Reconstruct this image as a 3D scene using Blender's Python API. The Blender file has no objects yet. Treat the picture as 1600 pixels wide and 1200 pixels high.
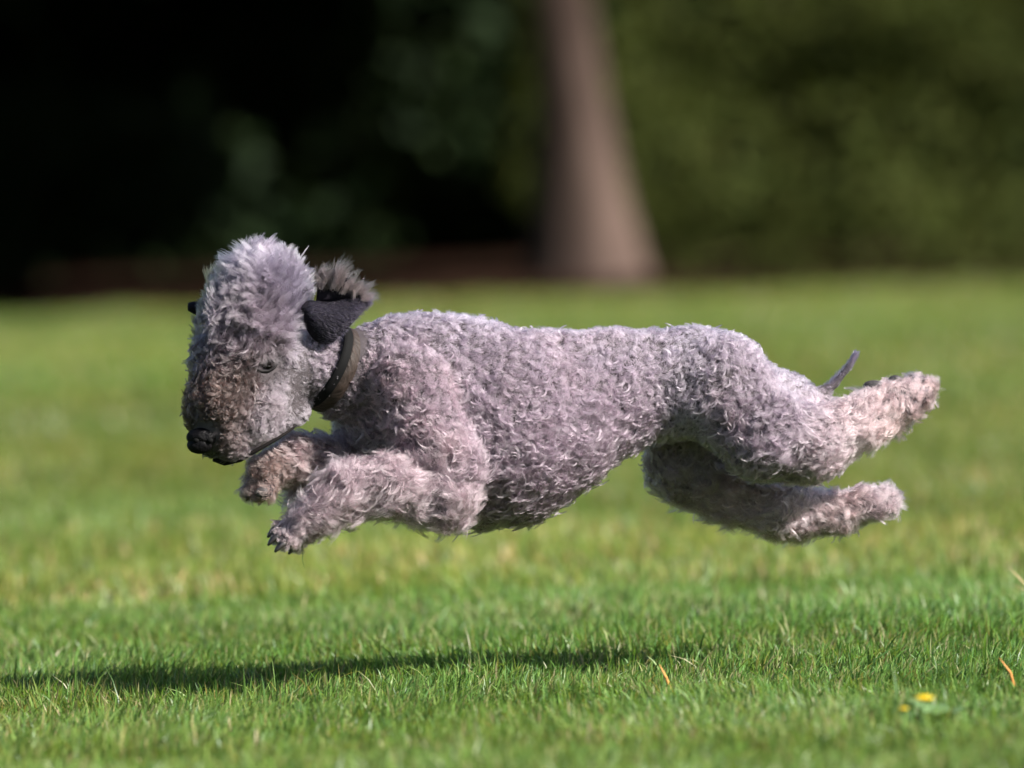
import bpy, math
import numpy as np
from mathutils import Matrix, Vector

R = math.radians
rng = np.random.default_rng(7)
scene = bpy.context.scene
COL = scene.collection

# ------------------------------------------------------------------ camera
DIST, CAM_H, LENS = 11.25, 0.76, 300.0
PITCH, ROLL = R(1.843), R(1.9)
cam_data = bpy.data.cameras.new('camera')
cam_data.lens = LENS
cam_data.sensor_width = 36.0
cam_data.clip_start = 0.1
cam_data.clip_end = 1500.0
cam_data.dof.use_dof = True
cam_data.dof.focus_distance = DIST - 0.06
cam_data.dof.aperture_fstop = 3.6
cam = bpy.data.objects.new('camera', cam_data)
COL.objects.link(cam)
fwd = Vector((0, math.cos(PITCH), -math.sin(PITCH)))
right0 = Vector((1, 0, 0))
up0 = right0.cross(fwd)
# the lawn climbs to the right in the picture: the camera leans clockwise
right = right0 * math.cos(ROLL) - up0 * math.sin(ROLL)
up = up0 * math.cos(ROLL) + right0 * math.sin(ROLL)
Mc = Matrix((right, up, -fwd)).transposed().to_4x4()
Mc.translation = Vector((0, -DIST, CAM_H))
cam.matrix_world = Mc
scene.camera = cam

# ------------------------------------------------------------------ light
SUN_DIR = Vector((1.24, -0.62, 1.05)).normalized()      # towards the sun
elev = math.asin(SUN_DIR.z)
azim = math.atan2(SUN_DIR.x, SUN_DIR.y)
world = bpy.data.worlds.new('World')
scene.world = world
world.use_nodes = True
wn = world.node_tree
bg = wn.nodes['Background']
sky = wn.nodes.new('ShaderNodeTexSky')
sky.sky_type = 'NISHITA'
sky.sun_disc = False
sky.sun_elevation = elev
sky.sun_rotation = azim
wn.links.new(sky.outputs[0], bg.inputs[0])
bg.inputs[1].default_value = 0.05
sun_data = bpy.data.lights.new('sun', 'SUN')
sun_data.energy = 4.9
sun_data.angle = R(0.5)
sun_data.color = (1.0, 0.95, 0.88)
sun = bpy.data.objects.new('sun', sun_data)
COL.objects.link(sun)
sun.rotation_euler = (-SUN_DIR).to_track_quat('-Z', 'Y').to_euler()
scene.view_settings.view_transform = 'Standard'
scene.view_settings.look = 'None'
scene.view_settings.exposure = 1.6
scene.view_settings.gamma = 1.0
scene.view_settings.use_curve_mapping = False
scene.cycles.max_bounces = 8
scene.cycles.transparent_max_bounces = 8
scene.cycles.use_denoising = True
try:
    scene.cycles_curves.shape = 'RIBBONS'
    scene.cycles_curves.subdivisions = 2
except Exception:
    pass

# ------------------------------------------------------------------ helpers
def tag(o, label=None, cat=None, group=None, kind=None):
    if label: o['label'] = label
    if cat: o['category'] = cat
    if group: o['group'] = group
    if kind: o['kind'] = kind
    return o

def link(name, data, parent=None, mat=None):
    o = bpy.data.objects.new(name, data)
    COL.objects.link(o)
    if parent: o.parent = parent
    if mat: data.materials.append(mat)
    return o

def mesh_np(name, V, loops, starts, totals, smooth=True, col=None):
    me = bpy.data.meshes.new(name)
    me.vertices.add(len(V)); me.vertices.foreach_set('co', np.asarray(V, np.float32).ravel())
    me.loops.add(len(loops)); me.loops.foreach_set('vertex_index', np.asarray(loops, np.int32))
    me.polygons.add(len(starts))
    me.polygons.foreach_set('loop_start', np.asarray(starts, np.int32))
    me.polygons.foreach_set('loop_total', np.asarray(totals, np.int32))
    me.update(calc_edges=True)
    if smooth: me.polygons.foreach_set('use_smooth', np.ones(len(starts), bool))
    if col is not None:
        a = me.color_attributes.new('tint', 'FLOAT_COLOR', 'POINT')
        c = np.ones((len(V), 4), np.float32); c[:, :3] = col
        a.data.foreach_set('color', c.ravel())
    me.validate()
    return me

def mesh_faces(name, V, F, smooth=True, col=None):
    F = np.asarray(F); n, k = F.shape
    return mesh_np(name, V, F.ravel(), np.arange(n) * k, np.full(n, k), smooth, col)

def vnoise(P, freq, seed=0):
    """value noise, P (N,2|3) -> 0..1"""
    P = np.asarray(P, np.float64) * freq + 1000.37
    if P.shape[1] == 2: P = np.c_[P, np.zeros(len(P))]
    I = np.floor(P).astype(np.int64); F = P - I; F = F * F * (3 - 2 * F)
    def h(i, j, k):
        n = (i * 374761393 + j * 668265263 + k * 2147483647 + seed * 974634777) & 0xffffffff
        n = ((n ^ (n >> 13)) * 1274126177) & 0xffffffff
        return ((n ^ (n >> 16)) & 0xffff) / 65535.0
    out = 0
    for a in (0, 1):
        for b in (0, 1):
            for c in (0, 1):
                w = (F[:, 0] if a else 1 - F[:, 0]) * (F[:, 1] if b else 1 - F[:, 1]) * (F[:, 2] if c else 1 - F[:, 2])
                out = out + w * h(I[:, 0] + a, I[:, 1] + b, I[:, 2] + c)
    return out

def fbm(P, freq, seed=0, octs=3):
    s, a, t = 0, 1.0, 0
    for o in range(octs):
        s = s + a * vnoise(P, freq * 2 ** o, seed + o); t += a; a *= .5
    return s / t

def nrm(v): return v / np.maximum(np.linalg.norm(v, axis=-1, keepdims=True), 1e-9)

def new_mat(name):
    m = bpy.data.materials.new(name); m.use_nodes = True
    nt = m.node_tree; nt.nodes.clear()
    out = nt.nodes.new('ShaderNodeOutputMaterial')
    return m, nt, out

def leaf_mat(name, transl=0.35, rough=0.5, spec=0.35, gain=1.0):
    m, nt, out = new_mat(name)
    at = nt.nodes.new('ShaderNodeAttribute'); at.attribute_name = 'tint'
    p = nt.nodes.new('ShaderNodeBsdfPrincipled')
    p.inputs['Roughness'].default_value = rough
    p.inputs['Specular IOR Level'].default_value = spec
    t = nt.nodes.new('ShaderNodeBsdfTranslucent')
    mul = nt.nodes.new('ShaderNodeMixRGB'); mul.blend_type = 'MULTIPLY'; mul.inputs[0].default_value = 1
    mul.inputs[2].default_value = (1.25, 1.15, 0.55, 1)
    mx = nt.nodes.new('ShaderNodeMixShader'); mx.inputs[0].default_value = transl
    L = nt.links.new
    L(at.outputs['Color'], p.inputs['Base Color']); L(at.outputs['Color'], mul.inputs[1])
    L(mul.outputs[0], t.inputs[0]); L(p.outputs[0], mx.inputs[1]); L(t.outputs[0], mx.inputs[2])
    L(mx.outputs[0], out.inputs[0])
    return m

def simple_mat(name, c1, c2=None, scale=20, rough=0.6, spec=0.4, bump=0.0, stretch=None):
    m, nt, out = new_mat(name)
    p = nt.nodes.new('ShaderNodeBsdfPrincipled'); L = nt.links.new
    p.inputs['Roughness'].default_value = rough
    p.inputs['Specular IOR Level'].default_value = spec
    tc = nt.nodes.new('ShaderNodeTexCoord'); mp = nt.nodes.new('ShaderNodeMapping')
    if stretch: mp.inputs['Scale'].default_value = stretch
    n = nt.nodes.new('ShaderNodeTexNoise'); n.inputs['Scale'].default_value = scale; n.inputs['Detail'].default_value = 6
    L(tc.outputs['Object'], mp.inputs[0]); L(mp.outputs[0], n.inputs['Vector'])
    r = nt.nodes.new('ShaderNodeValToRGB')
    r.color_ramp.elements[0].position = .32; r.color_ramp.elements[1].position = .68
    r.color_ramp.elements[0].color = (*c1, 1); r.color_ramp.elements[1].color = (*(c2 or c1), 1)
    L(n.outputs[0], r.inputs[0]); L(r.outputs[0], p.inputs['Base Color'])
    if bump:
        b = nt.nodes.new('ShaderNodeBump'); b.inputs['Strength'].default_value = bump; b.inputs['Distance'].default_value = .02
        L(n.outputs[0], b.inputs['Height']); L(b.outputs[0], p.inputs['Normal'])
    L(p.outputs[0], out.inputs[0])
    return m

# ------------------------------------------------------------------ lawn
EDGE_Y = 22.2            # where the mown grass ends
def ground_z(x, y):
    P = np.c_[np.ravel(x), np.ravel(y)]
    return (fbm(P, 0.9, 3, 2) - .5) * 0.03 + (vnoise(P, 5.0, 9) - .5) * 0.010

m_soil, nt, out = new_mat('lawn_soil')
p = nt.nodes.new('ShaderNodeBsdfPrincipled'); p.inputs['Roughness'].default_value = .9; p.inputs['Specular IOR Level'].default_value = .1
tc = nt.nodes.new('ShaderNodeTexCoord')
n1 = nt.nodes.new('ShaderNodeTexNoise'); n1.inputs['Scale'].default_value = 2.2; n1.inputs['Detail'].default_value = 8
n2 = nt.nodes.new('ShaderNodeTexNoise'); n2.inputs['Scale'].default_value = 140; n2.inputs['Detail'].default_value = 4
r1 = nt.nodes.new('ShaderNodeValToRGB'); r2 = nt.nodes.new('ShaderNodeValToRGB')
r1.color_ramp.elements[0].color = (.050, .095, .018, 1); r1.color_ramp.elements[0].position = .35
r1.color_ramp.elements[1].color = (.090, .125, .030, 1); r1.color_ramp.elements[1].position = .7
r2.color_ramp.elements[0].color = (.35, .35, .35, 1); r2.color_ramp.elements[1].color = (1, 1, 1, 1)
mu = nt.nodes.new('ShaderNodeMixRGB'); mu.blend_type = 'MULTIPLY'; mu.inputs[0].default_value = 1
L = nt.links.new
L(tc.outputs['Object'], n1.inputs['Vector']); L(tc.outputs['Object'], n2.inputs['Vector'])
L(n1.outputs[0], r1.inputs[0]); L(n2.outputs[0], r2.inputs[0]); L(r1.outputs[0], mu.inputs[1]); L(r2.outputs[0], mu.inputs[2])
L(mu.outputs[0], p.inputs['Base Color']); L(p.outputs[0], out.inputs[0])

def axis(a, b, fine_a, fine_b, step, coarse):
    return np.unique(np.round(np.r_[np.linspace(a, fine_a, coarse), np.arange(fine_a, fine_b, step), np.linspace(fine_b, b, coarse)], 4))
gx = axis(-400, 400, -6, 6, .12, 14); gy = axis(-300, 500, -6, 26, .12, 14)
GX, GY = np.meshgrid(gx, gy, indexing='ij')
GZ = ground_z(GX, GY).reshape(GX.shape)
V = np.c_[GX.ravel(), GY.ravel(), GZ.ravel()]
idx = np.arange(GX.size).reshape(GX.shape)
F = np.c_[idx[:-1, :-1].ravel(), idx[1:, :-1].ravel(), idx[1:, 1:].ravel(), idx[:-1, 1:].ravel()]
lawn = link('lawn', mesh_faces('lawn', V, F), mat=m_soil); tag(lawn, kind='structure')

def grass_mesh(name, x, y, h, w, col, levels, lean=0.55):
    n = len(x); z = ground_z(x, y)
    P0 = np.c_[x, y, z - .002]
    a = rng.uniform(0, 2 * np.pi, n)
    side = np.c_[np.cos(a), np.sin(a), np.zeros(n)]
    # lean: a shared flattening direction by patch plus own randomness
    pa = fbm(np.c_[x, y], 1.3, 31, 2) * 4 * np.pi
    d = np.c_[np.cos(pa), np.sin(pa), 0 * pa] * .35 + np.c_[rng.normal(0, .5, n), rng.normal(0, .5, n), np.zeros(n)]
    bend = (np.abs(rng.normal(0, lean, n)) + .15)[:, None]
    ts = np.linspace(0, 1, levels + 1)
    rows = []
    for t in ts[:-1]:
        c = P0 + np.c_[0 * x, 0 * x, h * t * (1 - .25 * t * np.minimum(bend[:, 0], 1.4))] + d * bend * (h * t ** 2)[:, None]
        ww = (w * (1 - .55 * t) * .5)[:, None]
        rows += [c - side * ww, c + side * ww]
    t = 1.0
    rows.append(P0 + np.c_[0 * x, 0 * x, h * (1 - .25 * np.minimum(bend[:, 0], 1.4))] + d * bend * h[:, None])
    k = 2 * levels + 1
    V = np.stack(rows, 1).reshape(-1, 3)
    base = (np.arange(n) * k)[:, None]
    lp, tot = [], []
    quads = [base + np.array([[2 * i, 2 * i + 1, 2 * i + 3, 2 * i + 2]]) for i in range(levels - 1)]
    tri = base + np.array([[2 * levels - 2, 2 * levels - 1, 2 * levels]])
    loops = np.concatenate(quads + [tri], 1).ravel()
    per = [4] * (levels - 1) + [3]
    tot = np.tile(per, n); st = np.r_[0, np.cumsum(tot)[:-1]]
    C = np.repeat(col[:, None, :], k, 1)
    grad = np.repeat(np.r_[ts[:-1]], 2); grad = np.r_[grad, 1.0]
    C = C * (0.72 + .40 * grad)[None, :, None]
    return mesh_np(name, V, loops, st, tot, True, C.reshape(-1, 3))

def grass_colours(x, y):
    n = len(x); P = np.c_[x, y]
    g = np.array([[.084, .154, .030], [.116, .184, .040], [.152, .196, .050], [.060, .120, .030], [.23, .205, .085], [.28, .22, .12]])
    patch = fbm(P, .8, 5, 3)
    dry = fbm(P, 2.0, 15, 2)
    pr = np.c_[np.full(n, .30), .30 + 0 * x, .20 + .5 * np.clip(patch - .45, 0, 1), .16 + 0 * x,
               .06 + .45 * np.clip(dry - .50, 0, 1), .025 + .30 * np.clip(dry - .52, 0, 1)]
    pr = np.cumsum(pr, 1); pr /= pr[:, -1:]
    k = (rng.random(n)[:, None] > pr).sum(1)
    c = g[k] * rng.uniform(.55, 1.45, (n, 1))
    c *= (0.70 + .6 * fbm(P, .35, 77, 2))[:, None]
    yl = np.clip(fbm(P, .55, 97, 2) - .38, 0, .4)[:, None]
    c = c * (1 + yl * np.array([.8, .25, .1]))
    return c

def frustum_points(d0, d1, density, margin):
    m = int(density * (d1 - d0) * 2 * (d1 * .0605 + margin))
    d = rng.uniform(d0, d1, m); half = d * .0605 + margin
    x = rng.uniform(-1, 1, m) * (d1 * .0605 + margin)
    k = np.abs(x) < half
    return x[k], d[k] - DIST
m_grass = leaf_mat('grass_blades', .42, .42, .35)
x, y = frustum_points(9.2, 13.2, 16500, .30)
h = (.011 + .036 * fbm(np.c_[x, y], 6, 41, 2)) * rng.uniform(.6, 1.35, len(x))
w = rng.uniform(.0014, .0040, len(x))
tall = rng.random(len(x)) < .03; h[tall] *= rng.uniform(1.2, 1.9, tall.sum())
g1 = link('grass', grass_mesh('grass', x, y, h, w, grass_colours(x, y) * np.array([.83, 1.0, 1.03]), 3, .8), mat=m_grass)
tag(g1, kind='stuff')
x, y = frustum_points(13.2, 20, 5200, .5)
h = (.022 + .030 * fbm(np.c_[x, y], 6, 41, 2)) * rng.uniform(.6, 1.35, len(x))
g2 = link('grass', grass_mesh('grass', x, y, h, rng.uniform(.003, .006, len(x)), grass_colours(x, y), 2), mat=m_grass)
tag(g2, kind='stuff')
x, y = frustum_points(20, EDGE_Y + DIST, 1500, .8)
h = (.025 + .030 * fbm(np.c_[x, y], 3, 41, 2)) * rng.uniform(.6, 1.35, len(x))
k = y < EDGE_Y - .1 + .5 * (vnoise(np.c_[x, y], 1.2, 8) - .5)
x, y, h = x[k], y[k], h[k]
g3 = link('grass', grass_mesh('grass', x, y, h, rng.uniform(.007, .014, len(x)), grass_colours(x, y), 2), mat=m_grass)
tag(g3, kind='stuff')

# the lawn goes on to either side, outside the picture
m_ = 150000
d_ = rng.uniform(8.5, EDGE_Y + DIST, m_); x = (d_ * .0605 + rng.uniform(.28, 6.5, m_)) * rng.choice([-1, 1], m_); y = d_ - DIST
k = y < EDGE_Y - .1; x, y = x[k], y[k]
h = (.016 + .034 * fbm(np.c_[x, y], 6, 41, 2)) * rng.uniform(.6, 1.35, len(x))
g4 = link('grass', grass_mesh('grass', x, y, h, rng.uniform(.005, .011, len(x)), grass_colours(x, y), 2), mat=m_grass)
tag(g4, kind='stuff')

# ------------------------------------------------------------------ trees, hedge and undergrowth beyond the lawn
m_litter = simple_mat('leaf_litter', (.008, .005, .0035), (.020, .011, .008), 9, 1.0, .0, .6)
lx = np.linspace(-14, 16, 90); ly = np.linspace(EDGE_Y - .15, EDGE_Y + 16, 50)
LX, LY = np.meshgrid(lx, ly, indexing='ij')
LYw = LY + np.where(LY < EDGE_Y + .1, .35 * (vnoise(np.c_[LX.ravel(), LY.ravel()], 1.1, 4).reshape(LX.shape) - .5), 0)
LZ = ground_z(LX, LYw).reshape(LX.shape) + .012 + .03 * (fbm(np.c_[LX.ravel(), LYw.ravel()], 2, 6).reshape(LX.shape)) * (LY > EDGE_Y) + .10 * np.exp(-(((LX - .2) / .75) ** 2 + ((LY - EDGE_Y - .5) / .4) ** 2))
idx = np.arange(LX.size).reshape(LX.shape)
F = np.c_[idx[:-1, :-1].ravel(), idx[1:, :-1].ravel(), idx[1:, 1:].ravel(), idx[:-1, 1:].ravel()]
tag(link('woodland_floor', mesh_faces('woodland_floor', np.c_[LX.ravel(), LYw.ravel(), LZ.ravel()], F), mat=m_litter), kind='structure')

def leaves(name, centres, radii, count, size, cols, squash=.8):
    """leaf-sized folded diamonds in clumps; centres (k,3), radii (k,)"""
    centres = np.asarray(centres, float); radii = np.asarray(radii, float)
    pk = radii ** 2; pk /= pk.sum()
    k = rng.choice(len(centres), count, p=pk)
    d = nrm(rng.normal(0, 1, (count, 3)))
    rr = radii[k] * rng.uniform(.45, 1.0, count) ** .5
    P = centres[k] + d * rr[:, None] * np.array([1, 1, squash])
    s = size * rng.uniform(.6, 1.4, count)
    a = nrm(rng.normal(0, 1, (count, 3)) + np.array([0, 0, -.4])); n = nrm(d + rng.normal(0, .7, (count, 3)) + np.array([0, 0, .5]))
    b = nrm(np.cross(a, n)); n = np.cross(b, a)
    s = s[:, None]
    V = np.stack([P, P + a * s * .45 + b * s * .32 + n * s * .10, P + a * s, P + a * s * .45 - b * s * .32 + n * s * .10], 1).reshape(-1, 3)
    i = (np.arange(count) * 4)[:, None]
    F = np.concatenate([i + np.array([[0, 1, 2]]), i + np.array([[0, 2, 3]])], 1).reshape(-1, 3)
    cols = np.asarray(cols); c = cols[rng.integers(0, len(cols), count)] * rng.uniform(.7, 1.3, (count, 1))
    return mesh_faces(name, V, F, False, np.repeat(c, 4, 0))

def tube(name, pts, rad, seg=14, bumps=0.0, seed=0):
    pts = np.asarray(pts, float); rad = np.asarray(rad, float); n = len(pts)
    T = nrm(np.gradient(pts, axis=0)); ref = np.array([0, 1., 0]) if abs(T[0][1]) < .8 else np.array([1., 0, 0])
    A = nrm(np.cross(T, ref)); B = np.cross(T, A)
    th = np.linspace(0, 2 * np.pi, seg, endpoint=False)
    V = pts[:, None] + rad[:, None, None] * (A[:, None] * np.cos(th)[None, :, None] + B[:, None] * np.sin(th)[None, :, None])
    V = V.reshape(-1, 3)
    if bumps:
        c = np.repeat(pts, seg, 0); V = c + (V - c) * (1 + bumps * (fbm(V * np.array([1, 1, .25]), 9, seed, 3) - .5))[:, None]
    idx = np.arange(n * seg).reshape(n, seg)
    F = np.stack([idx[:-1], np.roll(idx[:-1], -1, 1), np.roll(idx[1:], -1, 1), idx[1:]], -1).reshape(-1, 4)
    V = np.r_[V, pts[:1], pts[-1:]]
    c0, c1 = n * seg, n * seg + 1
    loops = [F.ravel()]; tot = [np.full(len(F), 4)]
    e0 = np.c_[np.full(seg, c0), np.roll(idx[0], -1), idx[0]]; e1 = np.c_[np.full(seg, c1), idx[-1], np.roll(idx[-1], -1)]
    loops += [e0.ravel(), e1.ravel()]; tot += [np.full(2 * seg, 3)]
    tot = np.concatenate(tot); st = np.r_[0, np.cumsum(tot)[:-1]]
    return mesh_np(name, V, np.concatenate(loops), st, tot)

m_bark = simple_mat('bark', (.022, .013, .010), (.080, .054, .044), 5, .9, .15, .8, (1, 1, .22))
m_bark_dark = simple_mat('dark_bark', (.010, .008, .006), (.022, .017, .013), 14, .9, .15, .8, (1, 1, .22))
m_leaf = leaf_mat('tree_leaves', .25, .7, .10)

def empty(name, loc):
    o = bpy.data.objects.new(name, None); COL.objects.link(o); o.location = loc; return o

def tree(loc, r0, top, lean, crown_c, crown_r, count, size, cols, label, mat, name='tree', group=None, flare=1.0):
    root = tag(empty(name, loc), label, 'tree', group)
    zz = np.r_[-.1, 0, .08, .2, .4, .8, 1.3, 2.0, 3.0, top]
    f = r0 * (.62 + .45 * np.exp(-zz.clip(0) / .50) * flare + .10 * flare * np.exp(-zz.clip(0) / .1)) * (1 - .5 * (zz / top).clip(0, 1))
    pts = np.c_[lean[0] * zz + .05 * np.sin(zz * 1.1), lean[1] * zz, zz]
    link('trunk', tube('trunk', pts, f, 28, .35, int(abs(loc[0] * 10))), root, mat)
    crown_c = np.asarray(crown_c); 
    for i in range(min(len(crown_c), 6)):
        e = crown_c[i]; b = np.array([lean[0] * 2.2, lean[1] * 2.2, 2.0 + .25 * i])
        q = np.linspace(0, 1, 6)[:, None]; pp = b * (1 - q) + e * q + np.array([0, 0, .35]) * np.sin(q * np.pi)
        link('limb', tube('limb', pp, np.linspace(r0 * .42, .03, 6), 8), root, mat)
    link('crown', leaves('crown', crown_c, crown_r, count, size, cols), root, m_leaf)['kind'] = 'stuff'
    return root

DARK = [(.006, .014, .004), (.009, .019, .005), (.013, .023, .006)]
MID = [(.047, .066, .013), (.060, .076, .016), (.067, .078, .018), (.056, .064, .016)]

def blob_cluster(x0, x1, y0, y1, z0, z1, n, r0, r1):
    return np.c_[rng.uniform(x0, x1, n), rng.uniform(y0, y1, n), rng.uniform(z0, z1, n)], rng.uniform(r0, r1, n)

# the pale-barked tree
tx, ty = 0.315, EDGE_Y + .45
cc, cr = blob_cluster(-3.2, 1.0, -.6, 3.0, 3.2, 7.5, 26, .7, 1.3)
c3, r3 = blob_cluster(-2.9, -.1, 1.0, 6.5, 2.1, 3.2, 52, .5, .8); cc = np.r_[cc, c3]; cr = np.r_[cr, r3]  # unseen low boughs added to shade the undergrowth behind
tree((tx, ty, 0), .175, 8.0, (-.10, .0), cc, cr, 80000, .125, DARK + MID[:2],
     'old tree with a thick bare trunk flaring at its base, standing at the lawn edge', m_bark, flare=2.0)

# shaded trees left of it, whose low boughs overhang the grass edge
specs = [(-3.0, 3.0, .16, 'slim dark tree in the deep shade left of the pale trunk'),
         (-4.2, 2.0, .22, 'dark broad tree in deep shade at the far left of the lawn edge'),
         (-7.2, 3.0, .2, 'shaded outer tree beyond the left end of the dark wood')]
for (xx, dy, r, lab) in specs:
    ex_ = 1.4 if xx == -3.0 else 0
    c1, r1 = blob_cluster(-1.9 + ex_, 2.3 + ex_, -4.4, 5.0, 2.25, 3.2, 54, .55, .85)
    c2, r2 = blob_cluster(-1.9 + ex_, 2.1 + ex_, -3.0, 2.5, 3.2, 7.0, 26, .8, 1.3)
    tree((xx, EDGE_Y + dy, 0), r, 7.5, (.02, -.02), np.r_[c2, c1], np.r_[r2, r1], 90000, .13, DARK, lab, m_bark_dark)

# dense dark undergrowth filling the wood behind
cw, rw = blob_cluster(-13, 3.0, EDGE_Y + 8, EDGE_Y + 11.5, .2, 5.0, 190, .8, 1.3)
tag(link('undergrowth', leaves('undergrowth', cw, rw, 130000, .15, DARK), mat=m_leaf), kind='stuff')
cw, rw = blob_cluster(-17, 5.0, EDGE_Y + 12, EDGE_Y + 15.5, .3, 9.0, 200, 1.3, 2.0)
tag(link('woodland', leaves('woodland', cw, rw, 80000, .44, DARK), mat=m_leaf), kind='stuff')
# low shrubs at the foot of the shade
def shrub(loc, w, hh, count, cols, label, group):
    root = tag(empty('shrub', loc), label, 'shrub', group)
    c, r = blob_cluster(-w, w, -w * .5, w * .5, .15, hh, 14, .22, .38)
    link('foliage', leaves('foliage', c, r, count, .07, cols), root, m_leaf)['kind'] = 'stuff'
    for i in range(5):
        a = rng.uniform(-.5, .5, 2) * w
        q = np.linspace(0, 1, 5)[:, None]
        link('stem', tube('stem', np.array([0, 0, 0]) * (1 - q) + np.array([a[0], a[1], hh]) * q, np.linspace(.02, .006, 5), 6), root, m_bark_dark)
    return root
shrub((-2.1, EDGE_Y + 4.2, 0), .6, .9, 7000, DARK, 'near-black shrub at the left, low under the overhanging boughs', None)

# clipped green hedge on the right
hedge = tag(empty('hedge', (2.6, EDGE_Y + 1.25, 0)), 'tall green leafy hedge standing right of the pale trunk', 'hedge')
hx, hz = np.meshgrid(np.arange(-2.15, 6.0, .42), np.arange(.16, 4.2, .36), indexing='ij')
hc = np.c_[hx.ravel(), rng.uniform(-.15, .15, hx.size) + .3 * vnoise(np.c_[hx.ravel(), hz.ravel()], .8, 2), hz.ravel()] + rng.normal(0, .08, (hx.size, 3))
hr = rng.uniform(.32, .50, len(hc))
link('foliage', leaves('foliage', hc, hr, 240000, .038, MID), hedge, m_leaf)['kind'] = 'stuff'
hb, hbr = blob_cluster(-1.7, 6, .5, 1.4, .2, 4.0, 70, .5, .8)
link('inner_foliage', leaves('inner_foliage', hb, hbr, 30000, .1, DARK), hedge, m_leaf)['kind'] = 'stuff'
for i in range(9):
    bx_ = -1.5 + i * .85
    link('stem', tube('stem', np.c_[bx_ + .05 * np.sin(np.arange(6)), np.full(6, .3), np.linspace(0, 3.6, 6)], np.linspace(.04, .012, 6), 8), hedge, m_bark_dark)

# ------------------------------------------------------------------ the dog
# Modelled in units of 0.84375 mm: X to the right, Y down from the sky, Z away; the dog runs towards -X.
S = 1.35 / 1600.0
def skew(Pp):
    Pp = np.array(Pp, float); Pp[..., 2] += .20 * (Pp[..., 0] - 800); return Pp
OX, OY = 800.0, 850.0
def loc3(Pp):
    Pp = np.asarray(Pp, float)
    return np.stack([(Pp[..., 0] - OX) * S, Pp[..., 2] * S, (OY - Pp[..., 1]) * S], -1)
def dirv(Pp):
    Pp = np.asarray(Pp, float)
    return np.stack([Pp[..., 0], Pp[..., 2], -Pp[..., 1]], -1)

# coat kinds: length, curl (rad), lift, comb xyz (X, Y down, Z), clump, tint rgb
COAT = {
    'back':   (11, 1.4, .70, (.6, .5, 0),  .40, (0.251, 0.210, 0.277)),  # highlight along the topline painted into the tint
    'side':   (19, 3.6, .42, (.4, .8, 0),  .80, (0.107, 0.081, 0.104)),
    'belly':  (34, 2.9, .30, (.5, 1., 0),  .80, (0.114, 0.085, 0.100)),
    'neck':   (16, 2.4, .40, (.7, .6, 0),  .75, (0.079, 0.061, 0.077)),
    'top':    (30, 1.2, .55, (.10, -1., 0), .86, (0.116, 0.102, 0.133)),
    'brow':   (24, 1.5, .50, (.1, .8, 0), .80, (0.029, 0.023, 0.026)),
    'muzzle': (18, 2.6, .45, (.25, .8, 0), .75, (0.029, 0.018, 0.016)),  # brown tint also carries the shade of the down-turned face
    'cheek':  (10,  1.0, .30, (.6, .7, 0),  .60, (0.174, 0.146, 0.175)),
    'rump':   (11, 2.0, .50, (1., .4, 0),  .45, (0.192, 0.157, 0.198)),  # tint lightened for the highlight on the croup
    'thigh':  (19, 2.4, .42, (.8, .7, 0),  .78, (0.105, 0.081, 0.102)),
    'leg':    (36, 2.1, .28, (.6, .8, 0),  .82, (0.145, 0.106, 0.120)),
    'hock':   (28, 2.0, .30, (.9, .3, 0), .84, (0.252, 0.186, 0.201)),
    'paw':    (11, 1.4, .40, (-.5, .7, 0), .80, (0.124, 0.089, 0.096)),
    'pawrust': (18, 1.8, .40, (-.5, .7, 0), .80, (0.081, 0.052, 0.047)),
    'hpaw':   (20, 1.6, .40, (.8, .2, 0),  .82, (0.167, 0.122, 0.132)),
    'tail':   (5,  .6,  .25, (.6, -.8, 0), .50, (0.058, 0.050, 0.073)),
}
PR = []   # a, b, ra, rb, zscale, k, coat
def cone(a, b, ra, rb, coat, zs=1.0, k=18):
    PR.append((skew(a), skew(b), ra, rb, zs, k, coat))
# trunk
def spine(pts, coats, zs, k):
    for i in range(len(pts) - 1):
        (x0, y0, z0, r0), (x1, y1, z1, r1) = pts[i], pts[i + 1]
        cone((x0, y0, z0), (x1, y1, z1), r0, r1, coats[i], zs, k)
spine([(655, 625, 0, 122), (720, 655, 0, 146), (780, 660, 0, 146), (860, 641, 0, 117), (945, 616, 0, 93), (1025, 598, 0, 72), (1095, 592, 0, 74)],
      ['side'] * 6, .66, 14)
# withers, loin and croup give the topline its dips
cone((650, 560, 0), (735, 560, 0), 60, 55, 'back', .8, 20)
cone((870, 580, 0), (960, 585, 0), 55, 55, 'back', .8, 20)
cone((1075, 568, 0), (1110, 578, 0), 55, 52, 'back', 1., 20)
cone((1100, 600, 0), (1220, 640, 0), 76, 58, 'rump', 1.0, 24)
cone((1220, 640, 0), (1285, 652, 0), 58, 36, 'rump', 1.0, 20)
# brisket
cone((745, 745, 0), (805, 728, 0), 66, 53, 'belly', .85, 20)
cone((845, 704, 0), (955, 664, 0), 42, 28, 'belly', .8, 18)
cone((590, 655, 10), (660, 660, 0), 42, 90, 'neck', .8, 20)
# neck
cone((645, 580, 0), (545, 585, -5), 86, 66, 'neck', .85, 18)
cone((545, 585, -5), (480, 575, -20), 64, 56, 'neck', .9, 18)
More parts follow.
